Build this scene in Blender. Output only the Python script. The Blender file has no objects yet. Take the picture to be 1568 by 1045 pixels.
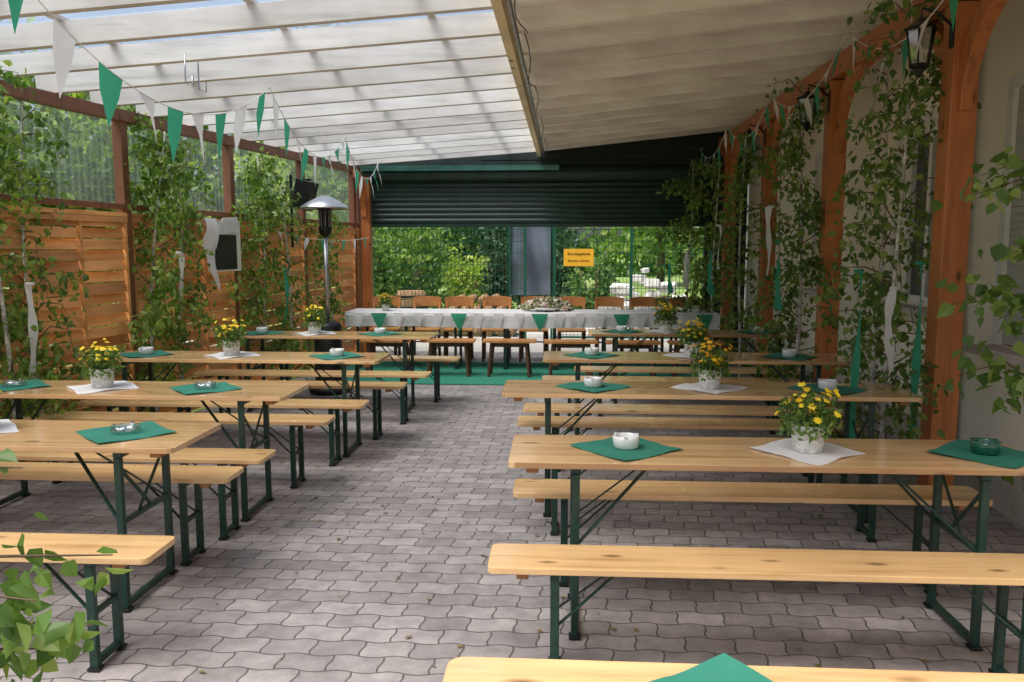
import bpy, bmesh, math, random
import numpy as np
from mathutils import Vector, Matrix
R=math.radians
rnd=random.Random(7)
scene=bpy.context.scene
COL=scene.collection
scene.view_settings.view_transform='Standard'
scene.view_settings.look='None'
scene.view_settings.exposure=0

# ------------------------------------------------------------ materials
def newmat(name):
    m=bpy.data.materials.new(name); m.use_nodes=True
    nt=m.node_tree; nt.nodes.clear()
    out=nt.nodes.new('ShaderNodeOutputMaterial')
    return m,nt,out
def ramp(nt,stops):
    r=nt.nodes.new('ShaderNodeValToRGB'); e=r.color_ramp.elements
    while len(e)>1: e.remove(e[0])
    e[0].position=stops[0][0]; e[0].color=(*stops[0][1],1)
    for p,c in stops[1:]:
        x=e.new(p); x.color=(*c,1)
    return r
def mixc(nt,mode,fac,a,b):
    m=nt.nodes.new('ShaderNodeMix'); m.data_type='RGBA'; m.blend_type=mode
    for sock,v in ((m.inputs[0],fac),(m.inputs[6],a),(m.inputs[7],b)):
        if hasattr(v,'is_linked') or hasattr(v,'links'): nt.links.new(v,sock)
        elif isinstance(v,(int,float)): sock.default_value=v
        else: sock.default_value=(*v,1)
    return m.outputs[2]
def coords(nt,scale=(1,1,1),rand=False):
    tc=nt.nodes.new('ShaderNodeTexCoord'); mp=nt.nodes.new('ShaderNodeMapping')
    mp.inputs['Scale'].default_value=scale
    nt.links.new(tc.outputs['Object'],mp.inputs['Vector'])
    if rand:
        oi=nt.nodes.new('ShaderNodeObjectInfo')
        ml=nt.nodes.new('ShaderNodeMath'); ml.operation='MULTIPLY'; ml.inputs[1].default_value=57.0
        nt.links.new(oi.outputs['Random'],ml.inputs[0])
        nt.links.new(ml.outputs[0],mp.inputs['Location'])
    return mp.outputs['Vector']
def noise(nt,vec,scale,detail=4,rough=0.55):
    n=nt.nodes.new('ShaderNodeTexNoise'); n.inputs['Scale'].default_value=scale
    n.inputs['Detail'].default_value=detail; n.inputs['Roughness'].default_value=rough
    nt.links.new(vec,n.inputs['Vector']); return n.outputs['Fac']
def bump(nt,h,strength,dist=0.01):
    b=nt.nodes.new('ShaderNodeBump'); b.inputs['Strength'].default_value=strength
    b.inputs['Distance'].default_value=dist; nt.links.new(h,b.inputs['Height']); return b.outputs[0]
def princ(nt,out,col,rough=0.5,metal=0,nrm=None,coat=0,spec=0.5):
    p=nt.nodes.new('ShaderNodeBsdfPrincipled')
    if hasattr(col,'links'): nt.links.new(col,p.inputs['Base Color'])
    else: p.inputs['Base Color'].default_value=(*col,1)
    if hasattr(rough,'links'): nt.links.new(rough,p.inputs['Roughness'])
    else: p.inputs['Roughness'].default_value=rough
    p.inputs['Metallic'].default_value=metal
    p.inputs['Coat Weight'].default_value=coat
    p.inputs['Coat Roughness'].default_value=0.10
    p.inputs['Specular IOR Level'].default_value=spec
    if nrm is not None: nt.links.new(nrm,p.inputs['Normal'])
    nt.links.new(p.outputs[0],out.inputs['Surface']); return p
def simple(name,c,rough=0.5,metal=0,var=0.25,scale=8,bmp=0.1,coat=0):
    m,nt,out=newmat(name); v=coords(nt)
    f=noise(nt,v,scale,4); r=ramp(nt,[(0.3,tuple(x*(1-var) for x in c)),(0.7,tuple(min(1,x*(1+var*0.6)) for x in c))])
    nt.links.new(f,r.inputs[0])
    princ(nt,out,r.outputs[0],rough,metal,bump(nt,noise(nt,v,scale*6,2),bmp,0.004),coat)
    return m
def wood(name,c1,c2,gscale,rough=0.35,coat=0.3,plank=None,island=0.0,knots=True,bstr=0.15):
    m,nt,out=newmat(name); v=coords(nt,gscale,True); v0=coords(nt,(1,1,1),True)
    f=noise(nt,v,1.0,5,0.6)
    r=ramp(nt,[(0.28,c2),(0.45,c1),(0.62,tuple(min(1,a*1.12) for a in c1)),(0.8,c2)]); nt.links.new(f,r.inputs[0])
    col=r.outputs[0]
    big=noise(nt,v0,1.7,3); rb=ramp(nt,[(0.3,(0.78,0.74,0.68)),(0.7,(1.1,1.08,1.05))]); nt.links.new(big,rb.inputs[0])
    col=mixc(nt,'MULTIPLY',0.8,col,rb.outputs[0])
    if knots:
        vo=nt.nodes.new('ShaderNodeTexVoronoi'); vo.inputs['Scale'].default_value=1.0
        s=tuple(max(3.2,min(9,g*0.45)) for g in gscale)
        vk=coords(nt,s,True); nt.links.new(vk,vo.inputs['Vector'])
        rk=ramp(nt,[(0.06,(0.9,0.9,0.9)),(0.17,(0,0,0))]); nt.links.new(vo.outputs['Distance'],rk.inputs[0])
        col=mixc(nt,'MIX',rk.outputs[0],col,tuple(a*0.35 for a in c2))
    if plank:
        tc=nt.nodes.new('ShaderNodeTexCoord'); sp=nt.nodes.new('ShaderNodeSeparateXYZ'); nt.links.new(tc.outputs['Object'],sp.inputs[0])
        d=nt.nodes.new('ShaderNodeMath'); d.operation='DIVIDE'; nt.links.new(sp.outputs['Y'],d.inputs[0]); d.inputs[1].default_value=plank
        fr=nt.nodes.new('ShaderNodeMath'); fr.operation='FRACT'; nt.links.new(d.outputs[0],fr.inputs[0])
        fl=nt.nodes.new('ShaderNodeMath'); fl.operation='FLOOR'; nt.links.new(d.outputs[0],fl.inputs[0])
        oi=nt.nodes.new('ShaderNodeObjectInfo'); ad=nt.nodes.new('ShaderNodeMath'); ad.operation='ADD'
        nt.links.new(fl.outputs[0],ad.inputs[0]); nt.links.new(oi.outputs['Random'],ad.inputs[1])
        wn=nt.nodes.new('ShaderNodeTexWhiteNoise'); wn.noise_dimensions='1D'; nt.links.new(ad.outputs[0],wn.inputs['W'])
        rw=ramp(nt,[(0,(0.80,0.73,0.66)),(1,(1.08,1.08,1.08))]); nt.links.new(wn.outputs['Value'],rw.inputs[0])
        col=mixc(nt,'MULTIPLY',0.9,col,rw.outputs[0])
        rl=ramp(nt,[(0.0,(0.3,0.2,0.12)),(0.025,(1,1,1)),(0.975,(1,1,1)),(1.0,(0.3,0.2,0.12))]); nt.links.new(fr.outputs[0],rl.inputs[0])
        col=mixc(nt,'MULTIPLY',0.7,col,rl.outputs[0])
    if island:
        g=nt.nodes.new('ShaderNodeNewGeometry')
        ri=ramp(nt,[(0,(1-island,1-island*1.1,1-island*1.2)),(1,(1+island*0.5,)*3)]); nt.links.new(g.outputs['Random Per Island'],ri.inputs[0])
        col=mixc(nt,'MULTIPLY',1.0,col,ri.outputs[0])
    rr=nt.nodes.new('ShaderNodeMapRange'); rr.inputs[3].default_value=rough*0.75; rr.inputs[4].default_value=min(1,rough*1.5); nt.links.new(big,rr.inputs[0])
    princ(nt,out,col,rr.outputs[0],0,bump(nt,f,bstr,0.004),coat)
    return m
def leafmat(name,ca,cb,cc=None,trans=0.45):
    m,nt,out=newmat(name); g=nt.nodes.new('ShaderNodeNewGeometry')
    st=[(0,ca),(0.65,cb)]
    if cc: st.append((1,cc))
    r=ramp(nt,st); nt.links.new(g.outputs['Random Per Island'],r.inputs[0])
    col=r.outputs[0]
    p=nt.nodes.new('ShaderNodeBsdfPrincipled'); nt.links.new(col,p.inputs['Base Color']); p.inputs['Roughness'].default_value=0.42
    t=nt.nodes.new('ShaderNodeBsdfTranslucent')
    c2=mixc(nt,'MULTIPLY',1.0,col,(1.5,1.6,0.75)); nt.links.new(c2,t.inputs['Color'])
    mx=nt.nodes.new('ShaderNodeMixShader'); mx.inputs[0].default_value=trans
    nt.links.new(p.outputs[0],mx.inputs[1]); nt.links.new(t.outputs[0],mx.inputs[2]); nt.links.new(mx.outputs[0],out.inputs['Surface'])
    return m
def cloth(name,c,trans=0.2):
    m,nt,out=newmat(name); v=coords(nt)
    f=noise(nt,v,6,3); r=ramp(nt,[(0.3,tuple(x*0.84 for x in c)),(0.7,c)]); nt.links.new(f,r.inputs[0])
    p=nt.nodes.new('ShaderNodeBsdfPrincipled'); nt.links.new(r.outputs[0],p.inputs['Base Color']); p.inputs['Roughness'].default_value=0.8
    nt.links.new(bump(nt,noise(nt,v,14,3),0.45,0.01),p.inputs['Normal'])
    t=nt.nodes.new('ShaderNodeBsdfTranslucent'); nt.links.new(r.outputs[0],t.inputs['Color'])
    mx=nt.nodes.new('ShaderNodeMixShader'); mx.inputs[0].default_value=trans
    nt.links.new(p.outputs[0],mx.inputs[1]); nt.links.new(t.outputs[0],mx.inputs[2]); nt.links.new(mx.outputs[0],out.inputs['Surface'])
    return m

M={}
M['top']=wood('varnished_pine',(0.74,0.49,0.25),(0.57,0.33,0.14),(1.3,20,20),0.20,0.75,plank=0.125)
M['bench']=wood('varnished_pine_bench',(0.74,0.48,0.23),(0.55,0.31,0.125),(1.2,22,22),0.23,0.6)
M['steel']=simple('green_painted_steel',(0.010,0.042,0.030),0.38,0,0.35,30,0.1)
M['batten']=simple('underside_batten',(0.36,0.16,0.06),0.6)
M['fence']=wood('fence_wood',(0.84,0.42,0.16),(0.62,0.28,0.09),(2,2,30),0.6,0.0,island=0.38,knots=False)
M['post']=wood('stained_timber',(0.54,0.18,0.05),(0.34,0.10,0.03),(18,18,1.6),0.42,0.2,island=0.15)
M['beam']=wood('stained_timber_beam',(0.50,0.17,0.05),(0.33,0.10,0.03),(18,1.6,18),0.45,0.15,island=0.15)
M['dpost']=wood('dark_timber',(0.24,0.10,0.055),(0.14,0.055,0.03),(18,18,1.6),0.5,0.1,island=0.2)
M['raft']=wood('white_painted_rafter',(0.74,0.74,0.73),(0.56,0.56,0.55),(1.2,14,14),0.55,0.0,island=0.2,knots=False)
M['raftr']=wood('cream_painted_rafter',(0.93,0.88,0.79),(0.84,0.79,0.70),(1.2,14,14),0.55,0.0,island=0.14,knots=False)
M['ceil']=wood('ceiling_boards',(0.66,0.60,0.50),(0.54,0.48,0.40),(1.2,14,14),0.6,0.0,knots=False)
M['divb']=wood('raw_timber_edge',(0.78,0.67,0.42),(0.64,0.52,0.28),(14,1.4,14),0.55,0.0)
M['zinc']=simple('zinc',(0.45,0.46,0.47),0.35,0.8,0.2,12)
M['alu']=simple('aluminium',(0.6,0.6,0.6),0.3,0.9,0.1,12)
M['black']=simple('black_metal',(0.012,0.012,0.013),0.4,0.3)
M['shut']=simple('dark_green_shutter',(0.012,0.045,0.034),0.35,0.0,0.3,5,0.05)
M['dark']=simple('dark_boarding',(0.012,0.022,0.02),0.6,0,0.3,4)
M['hood']=simple('green_shutter_housing',(0.07,0.22,0.18),0.35,0,0.3,5)
M['mesh']=simple('green_wire',(0.02,0.12,0.07),0.4,0.2)
M['yellow']=simple('sign_yellow',(0.95,0.50,0.04),0.4,0,0.05)
M['ink']=simple('sign_ink',(0.02,0.015,0.01),0.5)
M['white']=simple('white_ceramic',(0.80,0.80,0.78),0.2,0,0.05,20,0.02,0.4)
M['potw']=simple('white_bark_pot',(0.80,0.78,0.73),0.6,0,0.3,60,1.0)
M['gash']=simple('green_glass_ashtray',(0.01,0.10,0.06),0.12,0,0.2,20,0.02,0.6)
M['napg']=cloth('green_napkin',(0.03,0.22,0.15),0.1)
M['napw']=cloth('white_napkin',(0.92,0.92,0.92),0.2)
M['pg']=cloth('green_pennant',(0.06,0.42,0.25),0.45)
M['pw']=cloth('white_pennant',(0.93,0.93,0.93),0.5)
M['string']=simple('cord',(0.75,0.75,0.72),0.7)
M['leaf']=leafmat('birch_leaf',(0.06,0.13,0.03),(0.15,0.25,0.055),(0.28,0.36,0.10),0.45)
M['leafl']=leafmat('birch_leaf_fresh',(0.07,0.15,0.025),(0.19,0.30,0.06),(0.34,0.42,0.12),0.48)
M['leafd']=leafmat('shrub_leaf',(0.05,0.11,0.025),(0.12,0.22,0.045),(0.22,0.32,0.08),0.4)
M['leafy']=leafmat('yellow_green_leaf',(0.24,0.34,0.06),(0.42,0.52,0.10),(0.56,0.60,0.16),0.5)
M['conif']=leafmat('conifer_leaf',(0.02,0.05,0.025),(0.045,0.09,0.035),None,0.15)
M['dry']=leafmat('dry_leaf',(0.10,0.13,0.03),(0.25,0.17,0.06),(0.3,0.24,0.1),0.2)
M['twig']=simple('birch_twig',(0.12,0.07,0.04),0.7)
M['bark']=simple('birch_bark',(0.62,0.58,0.52),0.7,0,0.6,25,0.4)
M['petal']=leafmat('yellow_petal',(0.90,0.56,0.01),(0.95,0.68,0.02),(0.95,0.75,0.05),0.2)
M['petalo']=leafmat('orange_petal',(0.85,0.34,0.01),(0.9,0.46,0.01),None,0.2)
M['petalp']=leafmat('pale_petal',(0.75,0.62,0.60),(0.8,0.75,0.7),(0.65,0.30,0.30),0.2)
M['chair']=wood('chair_wood',(0.60,0.26,0.08),(0.44,0.17,0.045),(10,10,10),0.3,0.3,knots=False)
M['dwood']=simple('dark_wood',(0.12,0.055,0.03),0.5)
M['turf']=simple('artificial_turf',(0.03,0.25,0.16),0.9,0,0.35,60,0.6)
M['tarp']=simple('grey_tarp',(0.13,0.16,0.20),0.45,0,0.3,3,0.3)
M['stone']=simple('pale_stone',(0.72,0.70,0.66),0.8,0,0.3,6,0.5)
M['logend']=simple('log_wood',(0.36,0.22,0.11),0.8,0,0.4,10,0.4)
M['frame']=simple('window_frame',(0.78,0.77,0.73),0.5,0,0.1)
M['shblind']=simple('window_blind',(0.46,0.46,0.41),0.5,0,0.1)
M['sill']=simple('stone_sill',(0.5,0.46,0.40),0.6,0,0.2)
M['rooftile']=simple('roof_tile',(0.25,0.09,0.05),0.7)
def plaster():
    m,nt,out=newmat('cream_plaster'); v=coords(nt)
    f=noise(nt,v,0.8,4); r=ramp(nt,[(0.3,(0.92,0.85,0.68)),(0.7,(0.96,0.91,0.78))]); nt.links.new(f,r.inputs[0])
    princ(nt,out,r.outputs[0],0.85,0,bump(nt,noise(nt,v,90,3),0.5,0.004)); return m
M['plaster']=plaster()
def paver():
    m,nt,out=newmat('interlocking_paving'); tc=nt.nodes.new('ShaderNodeTexCoord')
    sp=nt.nodes.new('ShaderNodeSeparateXYZ'); nt.links.new(tc.outputs['Object'],sp.inputs[0])
    def mth(op,a,b=None):
        n=nt.nodes.new('ShaderNodeMath'); n.operation=op
        for i,vv in enumerate((a,b)):
            if vv is None: continue
            if hasattr(vv,'links'): nt.links.new(vv,n.inputs[i])
            else: n.inputs[i].default_value=vv
        return n.outputs[0]
    W,H=0.205,0.122
    X,Y=sp.outputs['X'],sp.outputs['Y']
    u=mth('ADD',X,mth('MULTIPLY',mth('SINE',mth('MULTIPLY',Y,2*math.pi/H)),0.006))
    v=mth('ADD',Y,mth('MULTIPLY',mth('SINE',mth('MULTIPLY',X,2*math.pi/W)),0.009))
    cb=nt.nodes.new('ShaderNodeCombineXYZ'); nt.links.new(u,cb.inputs[0]); nt.links.new(v,cb.inputs[1])
    b=nt.nodes.new('ShaderNodeTexBrick'); b.offset=0.5; b.squash=1
    b.inputs['Scale'].default_value=1; b.inputs['Brick Width'].default_value=W; b.inputs['Row Height'].default_value=H
    b.inputs['Mortar Size'].default_value=0.0048; b.inputs['Mortar Smooth'].default_value=0.5
    b.inputs['Color1'].default_value=(0.41,0.375,0.36,1); b.inputs['Color2'].default_value=(0.275,0.25,0.24,1); b.inputs['Mortar'].default_value=(0.12,0.108,0.098,1)
    nt.links.new(cb.outputs[0],b.inputs['Vector'])
    vv=tc.outputs['Object']
    n1=noise(nt,vv,0.9,4); r1=ramp(nt,[(0.3,(0.80,0.79,0.79)),(0.7,(1.08,1.07,1.06))]); nt.links.new(n1,r1.inputs[0])
    c=mixc(nt,'MULTIPLY',1,b.outputs['Color'],r1.outputs[0])
    n2=noise(nt,vv,9,5,0.7); r2=ramp(nt,[(0.35,(0.70,0.70,0.70)),(0.65,(1.12,1.12,1.12))]); nt.links.new(n2,r2.inputs[0])
    c=mixc(nt,'MULTIPLY',0.85,c,r2.outputs[0])
    n3=noise(nt,vv,2.3,5,0.7); r3=ramp(nt,[(0.58,(0,0,0)),(0.75,(0.45,0.45,0.45))]); nt.links.new(n3,r3.inputs[0])
    c=mixc(nt,'MIX',r3.outputs[0],c,(0.17,0.17,0.125))
    n4=noise(nt,vv,120,2)
    inv=mth('SUBTRACT',1.0,b.outputs['Fac'])
    h=mth('ADD',inv,mth('MULTIPLY',n4,0.14)); h=mth('ADD',h,mth('MULTIPLY',n2,0.25))
    rr=nt.nodes.new('ShaderNodeMapRange'); rr.inputs[3].default_value=0.45; rr.inputs[4].default_value=0.85; nt.links.new(n1,rr.inputs[0])
    princ(nt,out,c,rr.outputs[0],0,bump(nt,h,0.7,0.006)); return m
M['paver']=paver()
def grass():
    m,nt,out=newmat('grass'); v=coords(nt); f=noise(nt,v,0.35,5,0.7)
    r=ramp(nt,[(0.3,(0.14,0.24,0.04)),(0.55,(0.26,0.35,0.09)),(0.75,(0.42,0.42,0.20))]); nt.links.new(f,r.inputs[0])
    princ(nt,out,r.outputs[0],0.9,0,bump(nt,noise(nt,v,40,3),0.8,0.03)); return m
M['grass']=grass()
def gravel():
    m,nt,out=newmat('gravel'); v=coords(nt); f=noise(nt,v,30,4,0.7)
    r=ramp(nt,[(0.3,(0.42,0.39,0.34)),(0.7,(0.68,0.64,0.58))]); nt.links.new(f,r.inputs[0])
    princ(nt,out,r.outputs[0],0.9,0,bump(nt,f,0.8,0.02)); return m
M['gravel']=gravel()
def sheetmat(name,transp,c,diff=0.25,dirt=0.25):
    m,nt,out=newmat(name); v=coords(nt,(0.6,4,1)); f=noise(nt,v,1.0,4)
    r=ramp(nt,[(0.3,tuple(x*(1-dirt) for x in c)),(0.65,c)]); nt.links.new(f,r.inputs[0])
    t=nt.nodes.new('ShaderNodeBsdfTranslucent'); nt.links.new(r.outputs[0],t.inputs['Color'])
    d=nt.nodes.new('ShaderNodeBsdfDiffuse'); nt.links.new(r.outputs[0],d.inputs['Color'])
    tr=nt.nodes.new('ShaderNodeBsdfTransparent'); tr.inputs[0].default_value=(0.96,0.98,1.0,1)
    a=nt.nodes.new('ShaderNodeMixShader'); a.inputs[0].default_value=diff; nt.links.new(t.outputs[0],a.inputs[1]); nt.links.new(d.outputs[0],a.inputs[2])
    b=nt.nodes.new('ShaderNodeMixShader'); b.inputs[0].default_value=transp; nt.links.new(a.outputs[0],b.inputs[1]); nt.links.new(tr.outputs[0],b.inputs[2])
    nt.links.new(b.outputs[0],out.inputs['Surface']); return m
M['sheet']=sheetmat('translucent_roof_sheet',0.68,(0.66,0.76,0.88),0.03,0.3)
M['clear']=sheetmat('clear_corrugated_sheet',0.80,(0.8,0.9,0.88))
def glassy():
    m,nt,out=newmat('clear_glass'); g=nt.nodes.new('ShaderNodeBsdfGlossy'); g.inputs['Roughness'].default_value=0.05
    t=nt.nodes.new('ShaderNodeBsdfTransparent'); t.inputs[0].default_value=(0.85,0.9,0.9,1)
    x=nt.nodes.new('ShaderNodeMixShader'); x.inputs[0].default_value=0.7; nt.links.new(g.outputs[0],x.inputs[1]); nt.links.new(t.outputs[0],x.inputs[2])
    nt.links.new(x.outputs[0],out.inputs['Surface']); return m
M['glass']=glassy()
def wglass():
    m,nt,out=newmat('window_glass'); princ(nt,out,(0.03,0.04,0.045),0.06,0,None,0.5); return m
M['wglass']=wglass()

# ------------------------------------------------------------ mesh builder
class B:
    def __init__(s): s.v=[]; s.f=[]; s.mi=[]; s.mats=[]; s.sm=[]
    def m(s,k):
        if k not in s.mats: s.mats.append(k)
        return s.mats.index(k)
    def add(s,vs,fs,k,smooth=False):
        o=len(s.v); s.v.extend([tuple(map(float,p)) for p in vs]); i=s.m(k)
        for f in fs: s.f.append([a+o for a in f]); s.mi.append(i); s.sm.append(smooth)
    def box(s,c,d,k,rot=None):
        hx,hy,hz=d[0]/2,d[1]/2,d[2]/2
        P=[Vector((x,y,z)) for x in(-hx,hx) for y in(-hy,hy) for z in(-hz,hz)]
        if rot is not None: P=[rot@p for p in P]
        c=Vector(c); P=[p+c for p in P]
        s.add(P,[(0,1,3,2),(4,6,7,5),(0,4,5,1),(2,3,7,6),(0,2,6,4),(1,5,7,3)],k)
    def beam(s,a,b,w,h,k,up=(0,0,1)):
        a=Vector(a);b=Vector(b);d=(b-a).normalized();u=Vector(up)
        sd=d.cross(u)
        if sd.length<1e-4: sd=d.cross(Vector((1,0,0)))
        sd.normalize();u=sd.cross(d)
        P=[]
        for p in(a,b):
            for q,r in((-1,-1),(1,-1),(1,1),(-1,1)): P.append(p+sd*q*w/2+u*r*h/2)
        s.add(P,[(3,2,1,0),(4,5,6,7),(0,1,5,4),(1,2,6,5),(2,3,7,6),(3,0,4,7)],k)
    def tube(s,pts,rs,k,n=6,cap=True):
        pts=[Vector(p) for p in pts]
        if not isinstance(rs,(list,tuple)): rs=[rs]*len(pts)
        V=[];F=[]
        for i,p in enumerate(pts):
            d=(pts[min(i+1,len(pts)-1)]-pts[max(i-1,0)])
            if d.length<1e-7: d=Vector((0,0,1))
            d.normalize(); a=d.cross(Vector((0.13,0.31,0.94)))
            if a.length<1e-3: a=d.cross(Vector((1,0,0)))
            a.normalize(); b=d.cross(a)
            for j in range(n):
                t=2*math.pi*j/n; V.append(p+(a*math.cos(t)+b*math.sin(t))*rs[i])
        for i in range(len(pts)-1):
            for j in range(n):
                F.append((i*n+j,i*n+(j+1)%n,(i+1)*n+(j+1)%n,(i+1)*n+j))
        if cap: F.append(tuple(range(n-1,-1,-1))); F.append(tuple((len(pts)-1)*n+j for j in range(n)))
        s.add(V,F,k,True)
    def lathe(s,prof,c,k,n=24,ph=0,smooth=True):
        V=[];F=[]
        for r,z in prof:
            for j in range(n):
                t=2*math.pi*j/n+ph; V.append((c[0]+r*math.cos(t),c[1]+r*math.sin(t),c[2]+z))
        for i in range(len(prof)-1):
            for j in range(n): F.append((i*n+j,i*n+(j+1)%n,(i+1)*n+(j+1)%n,(i+1)*n+j))
        s.add(V,F,k,smooth)
    def slab(s,outline,z0,z1,k):
        n=len(outline); V=[(x,y,z0) for x,y in outline]+[(x,y,z1) for x,y in outline]
        F=[tuple(range(n-1,-1,-1)),tuple(range(n,2*n))]+[(i,(i+1)%n,n+(i+1)%n,n+i) for i in range(n)]
        s.add(V,F,k)
    def grid(s,fn,nu,nv,k,smooth=True):
        V=[fn(i/nu,j/nv) for i in range(nu+1) for j in range(nv+1)]
        F=[(i*(nv+1)+j,(i+1)*(nv+1)+j,(i+1)*(nv+1)+j+1,i*(nv+1)+j+1) for i in range(nu) for j in range(nv)]
        s.add(V,F,k,smooth)
    def leaves(s,P,size,k,rng,droop=0.6,wid=0.36):
        P=np.asarray(P,float); n=len(P)
        if n==0: return
        D=rng.normal(size=(n,3)); D[:,2]-=droop*1.5; D/=np.linalg.norm(D,axis=1)[:,None]
        Q=rng.normal(size=(n,3)); S=np.cross(D,Q); S/=np.linalg.norm(S,axis=1)[:,None]+1e-9; Nn=np.cross(D,S)
        sz=size*rng.uniform(0.55,1.25,size=(n,1))
        T=[(0,0,0),(0.25,wid,0.10),(0.6,wid*0.72,0.07),(1,0,-0.08),(0.6,-wid*0.72,0.07),(0.25,-wid,0.10)]
        V=np.stack([P+sz*(D*t+S*a+Nn*h) for t,a,h in T],axis=1).reshape(-1,3)
        o=len(s.v); s.v.extend(map(tuple,V.tolist())); i=s.m(k)
        for q in range(n):
            b=o+q*6; s.f.append((b,b+1,b+2,b+3)); s.f.append((b,b+3,b+4,b+5))
        s.mi.extend([i]*(2*n)); s.sm.extend([False]*(2*n))
    def obj(s,name,loc=(0,0,0),rotz=0,bevel=0,parent=None):
        me=bpy.data.meshes.new(name); me.from_pydata(s.v,[],s.f)
        for k in s.mats: me.materials.append(M[k])
        me.polygons.foreach_set('material_index',s.mi); me.polygons.foreach_set('use_smooth',s.sm); me.update()
        o=bpy.data.objects.new(name,me); COL.objects.link(o); o.location=loc; o.rotation_euler=(0,0,rotz)
        if bevel:
            b=o.modifiers.new('bevel','BEVEL'); b.width=bevel; b.segments=2; b.limit_method='ANGLE'; b.angle_limit=R(50)
        if parent: o.parent=parent
        return o
def empty(name,loc=(0,0,0)):
    o=bpy.data.objects.new(name,None); COL.objects.link(o); o.location=loc; return o
def rounded(w,d,r,n=5):
    P=[]
    for cx,cy,a0 in((w/2-r,d/2-r,0),(-w/2+r,d/2-r,90),(-w/2+r,-d/2+r,180),(w/2-r,-d/2+r,270)):
        for i in range(n+1):
            a=R(a0+90*i/n); P.append((cx+r*math.cos(a),cy+r*math.sin(a)))
    return P

# ------------------------------------------------------------ layout helpers
def fx(y): return -4.5+0.118*(y-1.5)           # left fence line
def zr(x): return 3.06+(0.066 if x<-0.4 else 0.10)*(x+0.4)   # rafter underside
BACK=12.5

# ------------------------------------------------------------ ground
b=B(); b.add([(-150,-100,0),(150,-100,0),(150,200,0),(-150,200,0)],[(0,1,2,3)],'grass'); b.obj('ground',(0,0,-0.008))
b=B(); b.add([(-6.5,-9,0),(2.80,-9,0),(2.80,12.7,0),(-3.0,12.7,0),(-4.6,1.5,0),(-6.5,1.5,0)],[(0,1,2,3,4,5)],'paver'); b.obj('paved_courtyard',(0,0,0))
b=B(); b.add([(-9,12.71,0),(9,12.71,0),(8,19.5,0),(-5,18.0,0)],[(0,1,2,3)],'gravel'); b.obj('gravel_yard',(0,0,-0.002))
b=B(); b.slab([(-3.1,9.55),(2.2,9.55),(2.2,11.45),(-3.1,11.45)],0.004,0.014,'turf'); b.obj('artificial_turf_mat')

# ------------------------------------------------------------ furniture
def table(x0,x1,y0,y1,rot=0,h=0.77):
    w,d=x1-x0,y1-y0; b=B()
    b.slab(rounded(w,d,0.035),h-0.026,h,'top')
    for sx in(-1,1):
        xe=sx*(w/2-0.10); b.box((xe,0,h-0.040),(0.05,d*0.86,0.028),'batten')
        x=sx*(w/2-0.28); yy=d/2-0.055
        for sy in(-1,1):
            b.box((x,sy*yy,(h-0.06)/2),(0.032,0.028,h-0.06),'steel')
            b.beam((x,sy*yy,0.40),(x-sx*0.33,sy*0.03,h-0.05),0.018,0.008,'steel')
            b.beam((x-sx*0.002,sy*yy,h-0.10),(x-sx*0.004,-sy*0.05,0.42),0.02,0.008,'steel',(1,0,0))
            b.box((x,sy*yy,0.006),(0.05,0.05,0.012),'black')
        b.box((x,0,0.026),(0.028,2*yy-0.028,0.028),'steel')
        b.box((x,0,0.41),(0.024,2*yy-0.028,0.022),'steel')
        b.box((x,0,h-0.045),(0.04,2*yy+0.02,0.03),'steel')
        b.box((x-sx*0.33,0,h-0.045),(0.03,0.16,0.028),'steel')
    return b.obj('beer_table',((x0+x1)/2,(y0+y1)/2,0.004),R(rot),0.003)
def bench(x0,x1,y0,y1,rot=0,h=0.47):
    w,d=x1-x0,y1-y0; b=B()
    b.slab(rounded(w,d,0.03),h-0.026,h,'bench')
    for sx in(-1,1):
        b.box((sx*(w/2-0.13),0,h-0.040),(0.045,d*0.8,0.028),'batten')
        x=sx*(w/2-0.25); yy=d/2-0.04
        for sy in(-1,1):
            b.box((x,sy*yy,(h-0.05)/2),(0.034,0.026,h-0.05),'steel')
            b.beam((x,sy*yy*0.9,0.22),(x-sx*0.24,sy*0.025,h-0.045),0.016,0.007,'steel')
            b.box((x,sy*yy,0.006),(0.048,0.045,0.012),'black')
        b.box((x,0,0.026),(0.026,2*yy-0.026,0.026),'steel')
        b.box((x,0,0.225),(0.022,2*yy-0.026,0.02),'steel')
        b.box((x,0,h-0.043),(0.036,2*yy+0.02,0.028),'steel')
        b.box((x-sx*0.24,0,h-0.042),(0.03,0.11,0.026),'steel')
    return b.obj('beer_bench',((x0+x1)/2,(y0+y1)/2,0.004),R(rot),0.003)
# right rows
table(-0.24,1.96,1.13,1.63,0.2)
bench(-0.28,1.93,2.85,3.10,0.6)
table(-0.23,1.97,3.21,3.71,0.5)
bench(-0.245,2.0,3.76,4.01,0.4)
bench(-0.30,1.98,4.46,4.71,0.3)
table(-0.38,2.10,4.77,5.28,0.4)
bench(-0.315,1.95,5.31,5.56,0.3)
bench(-0.30,2.0,5.78,6.03,0)
table(-0.17,2.25,6.28,6.80,0.2)
bench(-0.20,2.1,7.12,7.37,0)
bench(0.1,2.3,7.75,8.0,0)
table(0.25,2.45,8.2,8.7,0)
bench(0.2,2.4,8.85,9.1,0)
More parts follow.
